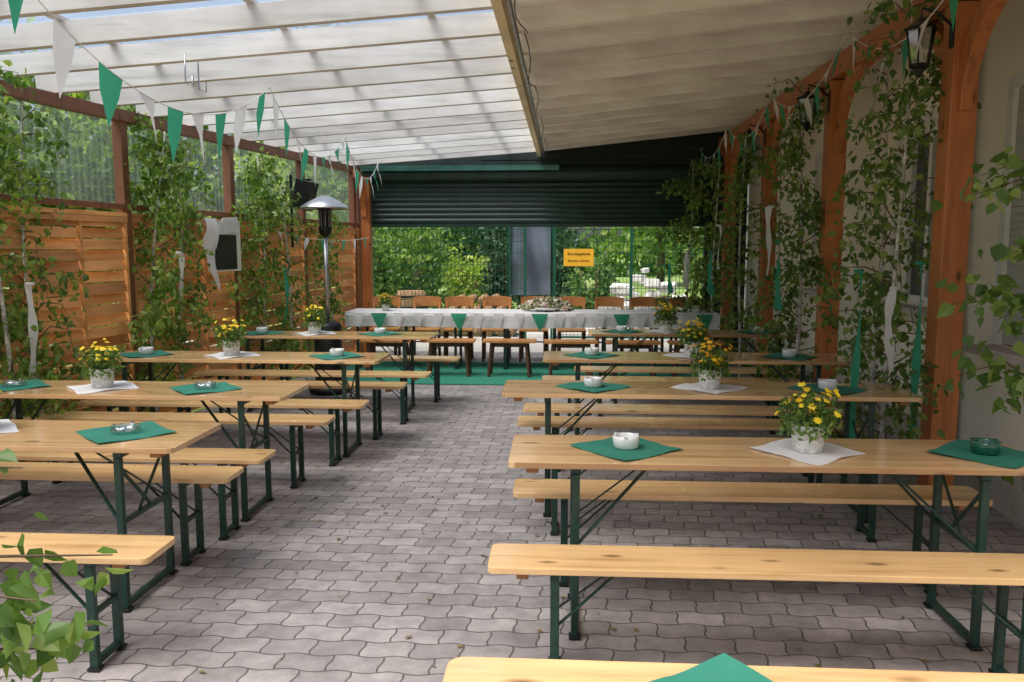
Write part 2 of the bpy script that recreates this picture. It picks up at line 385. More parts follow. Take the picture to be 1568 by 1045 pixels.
# left rows
bench(-3.75,-1.57,2.83,3.08,0.3)
table(-3.90,-1.70,3.33,3.86,0.0)
bench(-3.92,-1.71,3.89,4.14,-0.3)
bench(-3.88,-1.67,4.26,4.51,0)
table(-3.86,-1.64,4.55,5.06,0.3)
bench(-3.80,-1.60,5.25,5.50,0)
bench(-3.72,-1.50,5.82,6.07,0.3)
table(-3.78,-1.44,6.09,6.60,-0.2)
bench(-3.6,-1.37,6.68,6.93,0)
bench(-3.5,-1.26,7.3,7.55,0.3)
table(-3.45,-1.30,7.78,8.30,0.2)
bench(-3.3,-1.12,8.40,8.65,0)

TZ=0.774
def napkin(x,y,k,rot=45,s=0.345,z=TZ):
    b=B(); ph=rnd.random()*6
    def f(u,v):
        X=(u-0.5)*s; Y=(v-0.5)*s; e=max(abs(u-.5),abs(v-.5))*2
        zz=0.002+0.004*e*e*(1+math.sin(7*u+5*v+ph))
        if abs(u-.5)<1/12 or abs(v-.5)<1/12: zz+=0.0022
        return (X+0.003*math.sin(9*v+ph),Y+0.003*math.sin(8*u+ph),zz)
    b.grid(f,12,12,k); b.obj('table_napkin',(x,y,z),R(rot+rnd.uniform(-7,7)))
def ashtray(x,y,kind='white',z=TZ+0.004):
    b=B()
    if kind=='glass':
        b.lathe([(0.0,0),(0.062,0),(0.068,0.008),(0.066,0.034),(0.055,0.034),(0.048,0.012),(0,0.010)],(0,0,0),'glass',8)
        for a in range(4):
            t=a*math.pi/2; b.box((0.06*math.cos(t),0.06*math.sin(t),0.037),(0.012,0.012,0.006),'alu')
    else:
        k='white' if kind=='white' else 'gash'
        b.lathe([(0,0),(0.046,0),(0.055,0.008),(0.058,0.045),(0.055,0.055),(0.049,0.055),(0.047,0.045),(0.042,0.015),(0,0.013)],(0,0,0),k,28)
        for a in range(3):
            t=a*2.1+0.4; b.box((0.053*math.cos(t),0.053*math.sin(t),0.0565),(0.014,0.014,0.005),k)
    b.obj('ashtray',(x,y,z))
def flowers(x,y,z=TZ+0.004,seed=0,sc=1.0,orange=False):
    rng=np.random.default_rng(seed+11); b=B()
    b.lathe([(0,0),(0.056,0),(0.062,0.01),(0.066,0.05),(0.070,0.105),(0.074,0.115),(0.070,0.12),(0.062,0.115),(0.058,0.09),(0,0.09)],(0,0,0),'potw',24)
    for i in range(38):
        a=rng.uniform(0,6.28); r=rng.uniform(0.02,0.13); h=rng.uniform(0.20,0.32)-r*0.4
        b.tube([(0.2*r*math.cos(a),0.2*r*math.sin(a),0.09),(0.7*r*math.cos(a),0.7*r*math.sin(a),0.09+h*0.35),(r*math.cos(a),r*math.sin(a),h)],0.0018,'leafd',4,False)
        nrm=Vector((math.cos(a)*r*6,math.sin(a)*r*6-0.3,1.0)).normalized(); c=Vector((r*math.cos(a),r*math.sin(a),h))
        q=nrm.to_track_quat('Z','Y'); k='petalo' if (orange and rng.random()<0.5) else 'petal'
        R1=rng.uniform(0.013,0.023)
        V=[c+q@Vector((0,0,0.005))]; n=14
        for j in range(n):
            t=2*math.pi*j/n; rr=R1*(1.0 if j%2 else 0.62); V.append(c+q@Vector((rr*math.cos(t),rr*math.sin(t),rng.uniform(-0.003,0.003))))
        b.add(V,[(0,1+j,1+(j+1)%n) for j in range(n)],k)
    n=560; a=rng.uniform(0,6.28,n); r=0.12*np.sqrt(rng.random(n)); h=rng.uniform(0.10,0.25,n)-r*0.25
    b.leaves(np.stack([r*np.cos(a),r*np.sin(a),h],1),0.032,'leafd',rng,-0.2,0.25)
    o=b.obj('potted_flowers',(x,y,z)); o.scale=(sc,sc,sc)
def setR(y,g1,w,g2,seed,kind2='green',orange=False):
    napkin(g1,y,'napg'); ashtray(g1,y,'white')
    napkin(w,y,'napw'); flowers(w,y-0.01,seed=seed,orange=orange)
    napkin(g2,y,'napg'); ashtray(g2,y,kind2)
setR(3.46,0.27,1.04,1.78,1)
setR(5.02,0.18,0.90,1.62,2,'white',True)
setR(6.54,0.22,1.03,1.80,3,'white')
setR(8.45,0.6,1.05,2.0,4,'white')
napkin(0.31,1.41,'napg',42,0.36); napkin(1.35,1.34,'napw')
def setL(y,g1,w,g2,seed,k='glass'):
    napkin(g1,y,'napg'); ashtray(g1,y,k); napkin(w,y,'napw'); flowers(w,y,seed=seed)
    if g2: napkin(g2,y,'napg'); ashtray(g2,y,k)
setL(3.60,-2.06,-2.82,-3.5,5)
setL(4.80,-2.22,-2.88,-3.46,6)
setL(6.34,-1.83,-2.70,-3.42,7,'white')
setL(8.05,-1.87,-2.55,-3.1,8,'white')

# ------------------------------------------------------------ head table at the back
b=B(); X0,X1,Y0,Y1=-2.95,2.02,10.65,11.35
def clothf(u,v):
    x=X0+(X1-X0)*u
    if v<0.25:
        t=v/0.25; z=0.58+0.195*t+0.012*math.sin(x*2.1)*(1-t); y=Y0-0.012-0.018*math.sin(x*17+math.sin(x*5)*2)*(1-t)
    elif v>0.75:
        t=(v-0.75)/0.25; z=0.775-0.175*t; y=Y1+0.012+0.014*math.sin(x*15)*t
    else:
        t=(v-0.25)/0.5; z=0.776+0.002*math.sin(x*9+t*4); y=Y0+(Y1-Y0)*t
    return (x,y,z)
b.grid(clothf,220,16,'napw')
for i in range(18):
    x=X0+0.2+i*(X1-X0-0.4)/17
    g=(i%4==1); w=0.11 if g else 0.07; h=0.24 if g else 0.2
    b.add([(x-w,Y0-0.035,0.765),(x+w,Y0-0.035,0.765),(x+0.01,Y0-0.045,0.765-h)],[(0,1,2)],'pg' if g else 'pw')
b.tube([(X0,Y0-0.033,0.768),(X1,Y0-0.033,0.768)],0.004,'string',4)
for i in range(8):
    x=X0+0.15+i*(X1-X0-0.3)/7
    for y in(Y0+0.08,Y1-0.08): b.box((x,y,0.38),(0.035,0.03,0.74),'steel')
    b.box((x,(Y0+Y1)/2,0.03),(0.03,Y1-Y0-0.16,0.03),'steel')
b.box(((X0+X1)/2,(Y0+Y1)/2,0.755),(X1-X0-0.02,Y1-Y0-0.02,0.028),'top')
b.obj('head_table',(0,0,0.012))
def chair(x,y,rot=0):
    b=B()
    b.slab(rounded(0.42,0.40,0.04),0.44,0.465,'chair')
    for sx in(-1,1):
        b.beam((sx*0.18,-0.17,0),(sx*0.175,-0.165,0.44),0.035,0.035,'dwood')
        b.beam((sx*0.19,0.20,0),(sx*0.18,0.17,0.44),0.035,0.035,'dwood')
        b.beam((sx*0.18,0.17,0.44),(sx*0.19,0.25,0.88),0.035,0.03,'chair')
        b.beam((sx*0.18,-0.16,0.18),(sx*0.185,0.18,0.18),0.02,0.02,'dwood')
    def tr(z0,z1,y0):
        V=[];n=8
        for i in range(n+1):
            u=i/n*2-1; X=0.215*u; yy=y0+0.035*(1-u*u); dz=0.018*(1-u*u)
            V+=[(X,yy,z0),(X,yy,z1+dz),(X,yy+0.02,z1+dz),(X,yy+0.02,z0)]
        F=[]
        for i in range(n):
            for j in range(4): F.append((i*4+j,i*4+(j+1)%4,(i+1)*4+(j+1)%4,(i+1)*4+j))
        F+=[(3,2,1,0),tuple(n*4+j for j in range(4))]
        b.add(V,F,'chair')
    tr(0.78,0.91,0.225); tr(0.60,0.66,0.20)
    b.beam((-0.18,0.19,0.25),(0.18,0.19,0.25),0.02,0.02,'dwood')
    b.obj('wooden_chair',(x,y,0.004),R(rot),0.003)
for i,x in enumerate((-2.65,-2.05,-1.55,-1.0,-0.45,0.1,0.65,1.2,1.75)):
    chair(x,11.68+rnd.uniform(-0.03,0.08),rnd.uniform(-8,8))
def woodbench(x0,x1,y):
    b=B(); w=x1-x0
    b.box((0,0,0.45),(w,0.27,0.03),'chair')
    for sx in(-1,1):
        for sy in(-1,1): b.beam((sx*(w/2-0.08),sy*0.12,0),(sx*(w/2-0.12),sy*0.09,0.435),0.035,0.035,'dwood')
        b.box((sx*(w/2-0.11),0,0.2),(0.025,0.18,0.03),'dwood')
    b.box((0,0,0.40),(w-0.25,0.025,0.06),'dwood')
    b.obj('wooden_bench',((x0+x1)/2,y,0.014),R(rnd.uniform(-2,2)),0.003)
for k in range(6):
    x=-2.6+k*0.78
    woodbench(x,x+0.68,10.2+rnd.uniform(-0.04,0.04))
b=B(); rng=np.random.default_rng(3); n=700
a=rng.uniform(0,6.28,n); r=np.sqrt(rng.random(n)); P=np.stack([0.36*r*np.cos(a),0.14*r*np.sin(a),0.03+0.13*(1-r*r)+rng.uniform(-0.02,0.02,n)],1)
b.leaves(P[:450],0.05,'petalp',rng,-0.3,0.45); b.leaves(P[450:],0.06,'leafd',rng,0)
b.lathe([(0,0),(0.1,0),(0.2,0.03),(0.22,0.05),(0.0,0.05)],(0,0,0),'white',20); b.obj('flower_arrangement',(-0.25,11.0,0.79))
for i,x in enumerate((-2.45,1.3,1.75)): flowers(x,10.9,0.79,20+i,0.8)

# ------------------------------------------------------------ left fence, canopy side
fen=B(); PW=1.78
ang=math.atan2(0.118,1.0)
rotf=Matrix.Rotation(-ang,3,'Z')
yc=1.6; posts=[]
L=1.0/math.cos(ang)
while yc<BACK-0.1:
    y1=min(yc+PW,BACK)
    posts.append(yc)
    ym0=yc+0.05; ym1=y1-0.05; ln=(ym1-ym0)
    nb=3
    z=0.07; row=0
    while z<1.86:
        h=0.092
        for q in range(nb):
            s=1 if (row+q)%2 else -1
            sg=6; a0=ym0+ln*q/nb; a1=ym0+ln*(q+1)/nb; V=[]
            zj=rnd.uniform(-0.003,0.003); top=rnd.uniform(0.006,0.014)
            for i in range(sg+1):
                my=a0+(a1-a0)*i/sg; o=0.022*s*math.sin(math.pi*i/sg)
                for (dx,dz) in((-0.004+top,0),(0.005+top,0),(0.005-top,h*0.93),(-0.004-top,h*0.93)):
                    V.append((fx(my)+o+dx,my,z+dz+zj))
            F=[(i*4+j,i*4+(j+1)%4,(i+1)*4+(j+1)%4,(i+1)*4+j) for i in range(sg) for j in range(4)]
            fen.add(V,F,'fence')
        z+=h; row+=1
    for q in range(nb+1):
        my=ym0+ln*q/nb
        fen.box((fx(my)+0.012,my,0.98),(0.03,0.03,1.86),'fence',rotf)
    my=(ym0+ym1)/2
    fen.box((fx(my)+0.005,my,1.93),(0.085,ln*L,0.035),'fence',rotf)
    fen.box((fx(my)+0.035,my,1.885),(0.02,ln*L,0.05),'fence',rotf)
    fen.box((fx(my)+0.035,my,0.05),(0.02,ln*L,0.05),'fence',rotf)
    yc=y1
posts.append(BACK-0.02)
fen.obj('wooden_fence')
b=B()
for p in posts:
    zt=zr(fx(p))-0.02
    b.box((fx(p)-0.02,p,zt/2),(0.09,0.085,zt),'dpost',rotf)
b.beam((fx(0.9),0.9,zr(fx(0.9))-0.05),(fx(BACK),BACK,zr(fx(BACK))-0.05),0.09,0.10,'dpost')
b.beam((fx(1.3)+0.01,1.3,2.0),(fx(BACK)+0.01,BACK,2.0),0.04,0.05,'dpost')
def arc(bb,p,dirv,rad,k,w=0.09,h=0.12,n=8):
    p=Vector(p); d=Vector(dirv); pts=[]
    for i in range(n+1):
        t=i/n*math.pi/2
        pts.append(p+d*rad*(1-math.cos(t))+Vector((0,0,1))*rad*math.sin(t))
    sd=d.cross(Vector((0,0,1))).normalized(); V=[]
    for i,q in enumerate(pts):
        t=(pts[min(i+1,n)]-pts[max(i-1,0)]).normalized(); u=sd.cross(t)
        for a,c in((-1,-1),(1,-1),(1,1),(-1,1)): V.append(q+sd*a*w/2+u*c*h/2)
    F=[(i*4+j,i*4+(j+1)%4,(i+1)*4+(j+1)%4,(i+1)*4+j) for i in range(n) for j in range(4)]+[(3,2,1,0),tuple(n*4+j for j in range(4))]
    bb.add(V,F,k)
p=BACK-0.12
arc(b,(fx(p)+0.14,p-0.05,2.12),(0.05,-1,0),0.6,'post',0.08,0.11)
b.box((fx(BACK)+0.14,BACK-0.12,1.40),(0.14,0.14,2.78),'post')
b.obj('canopy_side_frame',bevel=0.004)
b=B()
def cf(u,v):
    y=1.5+(BACK-1.55)*u; return (fx(y)-0.085+0.009*math.sin(y*2*math.pi/0.076),y,2.0+(zr(fx(y))-2.02)*v)
b.grid(cf,1100,1,'clear'); b.obj('clear_corrugated_panel')

# ------------------------------------------------------------ roof
RY0=1.9
b=B(); y=RY0+0.06
while y<BACK-0.05:
    xl=fx(y)-0.12
    b.beam((xl,y,zr(xl)+0.07),(-0.44,y,zr(-0.44)+0.07),0.06,0.14,'raft')
    b.beam((-0.36,y,zr(-0.36)+0.09),(2.74,y,zr(2.74)+0.09),0.07,0.18,'raftr')
    y+=0.60
for k,xx in enumerate((-3.1,-1.9,-0.9)):
    ye=BACK
    b.box((xx,(RY0+ye)/2,zr(xx)+0.154),(0.05,ye-RY0,0.024),'raft')
b.obj('roof_rafters')
b=B(); b.beam((-0.40,RY0,zr(-0.4)+0.06),(-0.40,BACK,zr(-0.4)+0.06),0.06,0.20,'divb')
b.obj('roof_edge_beam')
b=B()
b.tube([(-0.33,RY0,zr(-0.4)-0.03),(-0.33,BACK,zr(-0.4)-0.03)],0.018,'zinc',8)
for k in range(22):
    yy=RY0+0.3+k*0.47; b.tube([(-0.33,yy,3.02),(-0.345,yy,3.08)],0.006,'zinc',5)
def cab(y0,y1,x,z,s): return [(x+0.02*math.sin(i),y0+(y1-y0)*i/8,z-s*math.sin(math.pi*i/8)) for i in range(9)]
for k in range(6): b.tube(cab(2.0+k*1.7,3.7+k*1.7,-0.27,3.02,0.05+0.03*(k%3)),0.004,'black',5)
b.obj('conduit_pipe')
b=B()
def sh(u,v):
    y=RY0-0.1+(BACK+0.1-RY0)*u; x=(fx(y)-0.2)+( -0.38-(fx(y)-0.2))*v
    return (x,y,zr(x)+0.185+0.014*math.sin(y*2*math.pi/0.13))
b.grid(sh,1000,3,'sheet'); b.obj('translucent_roof')
b=B()
def ce(u,v):
    x=-0.37+3.12*u; y=RY0-0.1+(BACK+0.2-RY0)*v; return (x,y,zr(x)+0.182)
b.grid(ce,2,1,'ceil',False)
def ce2(u,v):
    x=-0.37+3.12*u; y=RY0-0.1+(BACK+0.2-RY0)*v; return (x,y,zr(x)+0.22)
b.grid(ce2,2,1,'rooftile',False); b.obj('solid_roof')
b=B()
for yy in(5.42,5.62):
    b.tube([(-2.55,yy,2.93),(-2.55,yy,2.74),(-2.50,yy,2.72),(-2.50,yy,2.79)],0.006,'zinc',5)
b.obj('roof_hooks')

# ------------------------------------------------------------ right arcade posts
ry=[5.12,7.35,9.6,11.85]; PX=2.34
b=B()
for p in [0.7,2.9]+ry:
    b.box((PX,p,1.54),(0.155,0.155,3.06),'post')
    b.box((PX,p,0.03),(0.19,0.19,0.05),'zinc')
    for s in(-1,1): arc(b,(PX,p+s*0.06,2.45),(0,s,0),0.66,'post',0.08,0.11)
b.beam((PX,-0.5,3.17),(PX,BACK,3.17),0.14,0.18,'beam')
b.obj('timber_arcade',bevel=0.006)
def lantern(x,y,z,side):
    b=B()
    b.tube([(0.17*side,0,0.10),(0.10*side,0,0.17),(0.0,0,0.2),(0,0,0.14)],0.008,'black',6)
    b.box((0.18*side,0,0.06),(0.015,0.05,0.18),'black')
    b.lathe([(0,0.15),(0.02,0.14),(0.035,0.125),(0.095,0.085),(0.10,0.075),(0.0,0.075)],(0,0,0),'black',6,0,False)
    b.lathe([(0.078,0.072),(0.052,-0.12)],(0,0,0),'glass',6,0,False)
    for j in range(6):
        t=j*math.pi/3; b.tube([(0.08*math.cos(t),0.08*math.sin(t),0.075),(0.053*math.cos(t),0.053*math.sin(t),-0.12)],0.0055,'black',4)
    b.lathe([(0,-0.12),(0.06,-0.12),(0.06,-0.135),(0.03,-0.15),(0.012,-0.19),(0,-0.2)],(0,0,0),'black',6,0,False)
    b.lathe([(0,-0.11),(0.015,-0.11),(0.022,-0.04),(0.0,0.0)],(0,0,0),'white',8)
    b.obj('wall_lantern',(x,y,z))
for p in ry[:3]: lantern(PX-0.26,p-0.05,2.84,1)
lantern(PX-0.26,2.85,2.84,1)

# ------------------------------------------------------------ house
house=empty('house',(2.76,0,0))
b=B()
wins=[(4.0,5.28,1.03,2.62),(6.2,7.0,1.2,2.6),(8.4,9.2,1.2,2.6)]
prev=-6.0
for (a,c,z0,z1) in wins:
    b.box((0.15,(prev+a)/2,2.0),(0.3,a-prev,4.0),'plaster')
    b.box((0.15,(a+c)/2,z0/2),(0.3,c-a,z0),'plaster'); b.box((0.15,(a+c)/2,(z1+4.0)/2),(0.3,c-a,4.0-z1),'plaster')
    prev=c
b.box((0.15,(prev+12.7)/2,2.0),(0.3,12.7-prev,4.0),'plaster')
b.box((3.4,-5.85,2.0),(6.2,0.3,4.0),'plaster'); b.box((3.4,12.55,2.0),(6.2,0.3,4.0),'plaster'); b.box((6.65,3.35,2.0),(0.3,18.7,4.0),'plaster')
b.obj('walls',parent=house)
b=B()
for (a,c,z0,z1) in wins:
    m=(a+c)/2; w=c-a; h=z1-z0
    b.box((0.10,m,z0+0.03),(0.06,w-0.004,0.06),'frame'); b.box((0.10,m,z1-0.03),(0.06,w-0.004,0.06),'frame')
    for yy in(a+0.032,c-0.032,m): b.box((0.101,yy,(z0+z1)/2),(0.055,0.06,h-0.125),'frame')
    b.box((0.12,m,(z0+z1)/2),(0.01,w-0.01,h-0.01),'wglass')
    for yy in(a-0.035,c+0.035): b.box((-0.008,yy,(z0+z1)/2),(0.02,0.07,h+0.0),'frame')
    b.box((-0.008,m,z1+0.037),(0.02,w+0.14,0.07),'frame')
b.obj('windows',parent=house)
b=B()
for j,(a,c,z0,z1) in enumerate(wins):
    b.box((-0.05,(a+c)/2,z0-0.03),(0.24,c-a+0.16,0.05),'sill')
    if j==0:
        nn=int((z1-z0)/0.045)
        for q in range(nn): b.box((0.012,(a+c)/2,z0+0.03+q*0.045),(0.012,c-a-0.02,0.043),'shblind')
b.obj('sills_and_blind',parent=house)
b=B(); b.add([(-0.02,-6.2,3.98),(-0.02,12.9,3.98),(3.4,12.9,6.2),(3.4,-6.2,6.2),(7.0,12.9,3.98),(7.0,-6.2,3.98)],[(0,1,2,3),(3,2,4,5),(0,3,5),(1,4,2)],'rooftile')
b.obj('house_roof',parent=house)
b=B(); b.box((-0.02,3.35,0.16),(0.035,18.6,0.32),'sill'); b.obj('plinth',parent=house)
b=B(); b.tube([(2.70,5.75,0.1),(2.70,5.75,3.2)],0.04,'zinc',10); b.obj('downpipe')

# ------------------------------------------------------------ back: roller shutter
b=B(); xs0,xs1=-3.0,2.1
z=2.02
while z<2.66:
    V=[];n=6
    for i in range(n+1):
        t=i/n; V+=[(xs0,BACK-0.018*math.sin(math.pi*t),z+0.076*t),(xs1,BACK-0.018*math.sin(math.pi*t),z+0.076*t)]
    b.add(V,[(2*i,2*i+1,2*i+3,2*i+2) for i in range(n)],'shut',True); z+=0.080
b.box(((xs0+xs1)/2,BACK+0.01,2.34),(xs1-xs0,0.008,0.66),'shut')
b.box(((xs0+xs1)/2,BACK-0.005,1.99),(xs1-xs0,0.045,0.05),'shut')
for x in(xs0-0.035,xs1+0.035): b.box((x,BACK-0.02,1.35),(0.07,0.09,2.7),'alu' if x<0 else 'shut')
P=[]; n=10
for i in range(n+1):
    t=math.pi*i/n; P.append((BACK-0.17*math.sin(t)-0.03,2.76-0.12*math.cos(t)))
V=[]
for yy,zz in P: V+=[(xs0-0.12,yy,zz),(xs1+0.1,yy,zz)]
b.add(V,[(2*i,2*i+1,2*i+3,2*i+2) for i in range(n)],'shut',True)
b.box((-1.6,BACK-0.22,2.83),(3.0,0.10,0.06),'hood')
b.box((-1.6,BACK-0.10,2.873),(3.0,0.22,0.02),'hood')
b.obj('roller_shutter')
b=B()
b.add([(-3.3,BACK+0.06,2.6),(2.76,BACK+0.06,2.6),(2.76,BACK+0.06,zr(2.76)+0.18),(-0.4,BACK+0.06,zr(-0.4)+0.18),(-3.3,BACK+0.06,zr(-3.3)+0.18)],[(0,1,2,3,4)],'dark')
for q in range(4):
    zz=2.92+q*0.11; xl=-0.4+(zz-3.06)/0.1 if zz>3.06 else -2.2+q*0.9
    b.box(((xl+2.7)/2,BACK+0.045,zz),(max(0.1,2.7-xl),0.02,0.095),'dark')
b.box((2.45,BACK+0.03,1.3),(0.56,0.05,2.6),'dark')
b.obj('gable_boarding')

# ------------------------------------------------------------ gate, sign, outside
GY=14.2
b=B()
def meshpanel(xa,xb):
    x=xa
    while x<xb: b.box((x,GY,1.04),(0.008,0.008,1.95),'mesh'); x+=0.065
    for q in range(10):
        b.box(((xa+xb)/2,GY+0.009,0.12+q*0.205),(xb-xa,0.008,0.011),'mesh')
meshpanel(-3.5,-0.72); meshpanel(-0.16,2.5)
for x in(-3.5,-0.70,-0.185,1.15,2.5): b.box((x,GY,1.06),(0.05,0.05,2.12),'mesh')
for xa,xb in((-0.185,1.15),(1.15,2.5)):
    for z in(0.08,2.03): b.box(((xa+xb)/2,GY,z),(xb-xa-0.055,0.035,0.035),'mesh')
b.obj('wire_mesh_gate')
sg=empty('warning_sign',(0.235,GY-0.03,1.48))
b=B(); b.slab(rounded(0.52,0.30,0.015),0,0.004,'yellow'); so=b.obj('sign_plate',parent=sg); so.rotation_euler=(R(90),0,0)
for txt,zz,ss in(('Betriebsgelände',0.045,0.062),('Betreten verboten',-0.07,0.050)):
    cu=bpy.data.curves.new('lettering','FONT'); cu.body=txt; cu.size=ss; cu.align_x='CENTER'; cu.extrude=0.0008
    cu.materials.append(M['ink']); t=bpy.data.objects.new('lettering',cu); COL.objects.link(t); t.parent=sg; t.location=(0,-0.007,zz); t.rotation_euler=(R(90),0,0)
b=B()
b.grid(lambda u,v:(-0.98+0.72*u,GY+0.35+0.04*math.sin(u*10+v*3)+0.02*math.sin(v*9),0.8+1.4*v),24,10,'tarp')
b.box((-1.0,GY+0.35,1.1),(0.04,0.04,2.2),'mesh'); b.box((-0.24,GY+0.42,1.1),(0.04,0.04,2.2),'mesh')
b.obj('grey_tarpaulin')

def foliage(bb,c,rad,n,size,k,rng,clumps=60,tight=0.22,droop=0.3):
    c=np.array(c);rad=np.array(rad)
    d=rng.normal(size=(clumps,3)); d/=np.linalg.norm(d,axis=1)[:,None]
    cc=c+d*rad*(rng.uniform(0.45,1.0,size=(clumps,1)))
    cc[:,2]=np.maximum(cc[:,2],0.15)
    idx=rng.integers(0,clumps,n); P=cc[idx]+rng.normal(size=(n,3))*rad*tight*rng.uniform(0.5,1.2,size=(n,1))
    P[:,2]=np.maximum(P[:,2],0.03)
    bb.leaves(P,size,k,rng,droop)
def shrub(name,c,rad,n,size,k,seed,trunk=True,clumps=60):
    rng=np.random.default_rng(seed); b=B()
    if trunk:
        for q in range(6):
            a=rng.uniform(0,6.28); e=(rad[0]*0.7*math.cos(a),rad[1]*0.7*math.sin(a),c[2]+rad[2]*rng.uniform(0,0.6))
            b.tube([(0.05*math.cos(a),0.05*math.sin(a),-0.05),(e[0]*0.35,e[1]*0.35,e[2]*0.5),e],[0.05,0.035,0.01],'twig',6)
    foliage(b,(0,0,c[2]),rad,n,size,k,rng,clumps)
    return b.obj(name,(c[0],c[1],0))
shrub('green_shrub',(-3.5,16.6,1.3),(1.0,0.8,1.2),2600,0.15,'leafl',31,clumps=30)
shrub('green_shrub',(-4.0,18.6,1.5),(1.6,0.8,1.5),2600,0.16,'leafd',37,clumps=40)
shrub('yellow_green_shrub',(-2.0,16.9,0.85),(0.55,0.45,0.75),2200,0.10,'leafy',32,clumps=30)
shrub('conifer_shrub',(-0.9,19.0,1.3),(1.3,0.7,1.4),3400,0.14,'conif',33)
shrub('conifer_shrub',(-1.35,16.2,0.8),(0.26,0.26,0.9),1800,0.09,'conif',34)
shrub('green_shrub',(0.60,17.8,0.75),(0.45,0.45,0.85),1300,0.12,'leafd',35,clumps=24)
shrub('green_shrub',(3.2,17.4,1.7),(0.8,0.9,1.5),1700,0.14,'leafl',36,clumps=30)
def tree(name,x,y,h,cr,n,size,k,seed):
    rng=np.random.default_rng(seed); b=B()
    b.tube([(0,0,-0.1),(0.05,0.02,h*0.3),(0.0,0.1,h*0.6),(0.1,0,h*0.9)],[0.2,0.15,0.1,0.03],'twig',8)
    for q in range(9):
        a=rng.uniform(0,6.28); z=h*rng.uniform(0.25,0.7); r=cr*rng.uniform(0.5,0.9)
        b.tube([(0,0,z),(r*0.5*math.cos(a),r*0.5*math.sin(a),z+0.3*h*0.4),(r*math.cos(a),r*math.sin(a),z+h*0.2)],[0.08,0.05,0.015],'twig',6)
    foliage(b,(0,0,h*0.6),(cr,cr,h*0.45),n,size,k,rng,90,0.2)
    return b.obj(name,(x,y,0))
tree('deciduous_tree',-7,25,8,3.2,4500,0.3,'leafd',41)
tree('deciduous_tree',-2.6,28,7,2.6,4000,0.3,'leafd',42)
tree('deciduous_tree',9.0,29,8,3.0,4000,0.3,'leafl',44)
tree('deciduous_tree',4.2,36,7,2.6,3000,0.34,'leafl',45)
rng=np.random.default_rng(50); b=B()
for q in range(22):
    foliage(b,(-32+q*3.2,50+rng.uniform(-2,2),1.0),(2.4,1.5,1.3+rng.uniform(0,0.9)),450,0.6,'leafl' if q%2 else 'leafd',rng,25)
b.obj('distant_treeline')
rng=np.random.default_rng(60); b=B()
for q in range(13):
    yy=0.5+q*1.15
    foliage(b,(-6.5+0.09*yy+rng.uniform(-0.3,0.3),yy,1.9+rng.uniform(-0.2,0.3)),(0.9,1.0,1.6),1900,0.15,('leafl','leafd','leafy')[q%3],rng,45)
    b.tube([(-6.6,yy,-0.05),(-6.5,yy+0.1,1.5),(-6.7,yy,2.6)],[0.05,0.04,0.01],'twig',6)
b.obj('garden_hedge')
tree('deciduous_tree',-12,6,6,2.6,3500,0.26,'leafl',61)
tree('deciduous_tree',-12,13,6.5,3,3500,0.26,'leafd',62)
b=B(); rng=np.random.default_rng(70)
for row in range(4):
    for q in range(7-row):
        r=rng.uniform(0.08,0.12); x=q*0.22+row*0.11
        b.tube([(x,0,0.11+row*0.19),(x,0.7,0.11+row*0.19)],r,'logend',9)
b.obj('stacked_logs',(-2.3,14.9,0))
b=B()
for q in range(90):
    s=rng.uniform(0.10,0.2); x=rng.uniform(-0.9,0.9)
    rot=Matrix.Rotation(rng.uniform(0,3),3,'Z')@Matrix.Rotation(rng.uniform(-0.4,0.4),3,'X')
    b.box((x,rng.uniform(-0.35,0.35),0.08+max(0,(1.15-abs(x)*0.7))*rng.random()),(s*1.5,s,s*0.8),'stone',rot)
b.obj('stone_pile',(1.55,15.5,0),bevel=0.01)
b=B(); b.lathe([(0,0),(0.25,0),(0.31,0.2),(0.33,0.42),(0.31,0.66),(0.25,0.86),(0.23,0.86),(0,0.82)],(0,0,0),'logend',20)
for z in(0.12,0.3,0.56,0.76): b.lathe([(0.333 if 0.2<z<0.6 else 0.305,z-0.02),(0.337 if 0.2<z<0.6 else 0.31,z+0.02)],(0,0,0),'black',20)
b.obj('wooden_barrel',(-2.85,14.8,0))

# ------------------------------------------------------------ birch saplings
def birch(x,y,h,rad,n,seed,zmin=0.35,size=0.062,lean=(0,0),k='leaf',nb=30,ecc=(1,1)):
    rng=np.random.default_rng(seed); b=B()
    tp=[]
    for i in range(9):
        t=i/8; tp.append(Vector((lean[0]*t*t+0.03*math.sin(5*t+seed),lean[1]*t*t+0.03*math.cos(4*t+seed),h*t)))
    b.tube(tp,[0.018*(1-0.85*i/8)+0.003 for i in range(9)],'bark',7)
    P=[]; per=max(3,n//nb)
    for q in range(nb):
        z=zmin*0.7+(h-zmin*0.7)*(q+rng.random())/nb; t=z/h
        f=t*8; i=min(7,int(f)); base=tp[i].lerp(tp[i+1],f-i)
        a=rng.uniform(0,6.28); L_=rad*rng.uniform(0.35,1.2)*(1.15-0.55*t)
        up=rng.uniform(0.1,0.5)*L_*1.2
        dx,dy=math.cos(a)*ecc[0],math.sin(a)*ecc[1]
        p1=base+Vector((dx*L_*0.5,dy*L_*0.5,up)); p2=base+Vector((dx*L_,dy*L_,up*0.9)); p3=p2+Vector((dx*0.05,dy*0.05,-rng.uniform(0.05,0.30)))
        b.tube([base,p1,p2,p3],[0.006,0.0045,0.003,0.0015],'twig',4,False)
        pn=int(per*rng.uniform(0.3,1.7))
        for _ in range(pn):
            s=rng.uniform(0.05,1)**0.8*3; j=min(2,int(s)); pp=[base,p1,p2,p3]; p=pp[j].lerp(pp[j+1],s-j)
            o=rng.normal(size=3)*0.05; P.append((p.x+o[0],p.y+o[1],max(0.05,p.z+o[2]-0.03)))
    b.leaves(P,size,k,rng,0.9)
    return b.obj('birch_sapling',(x,y,0))
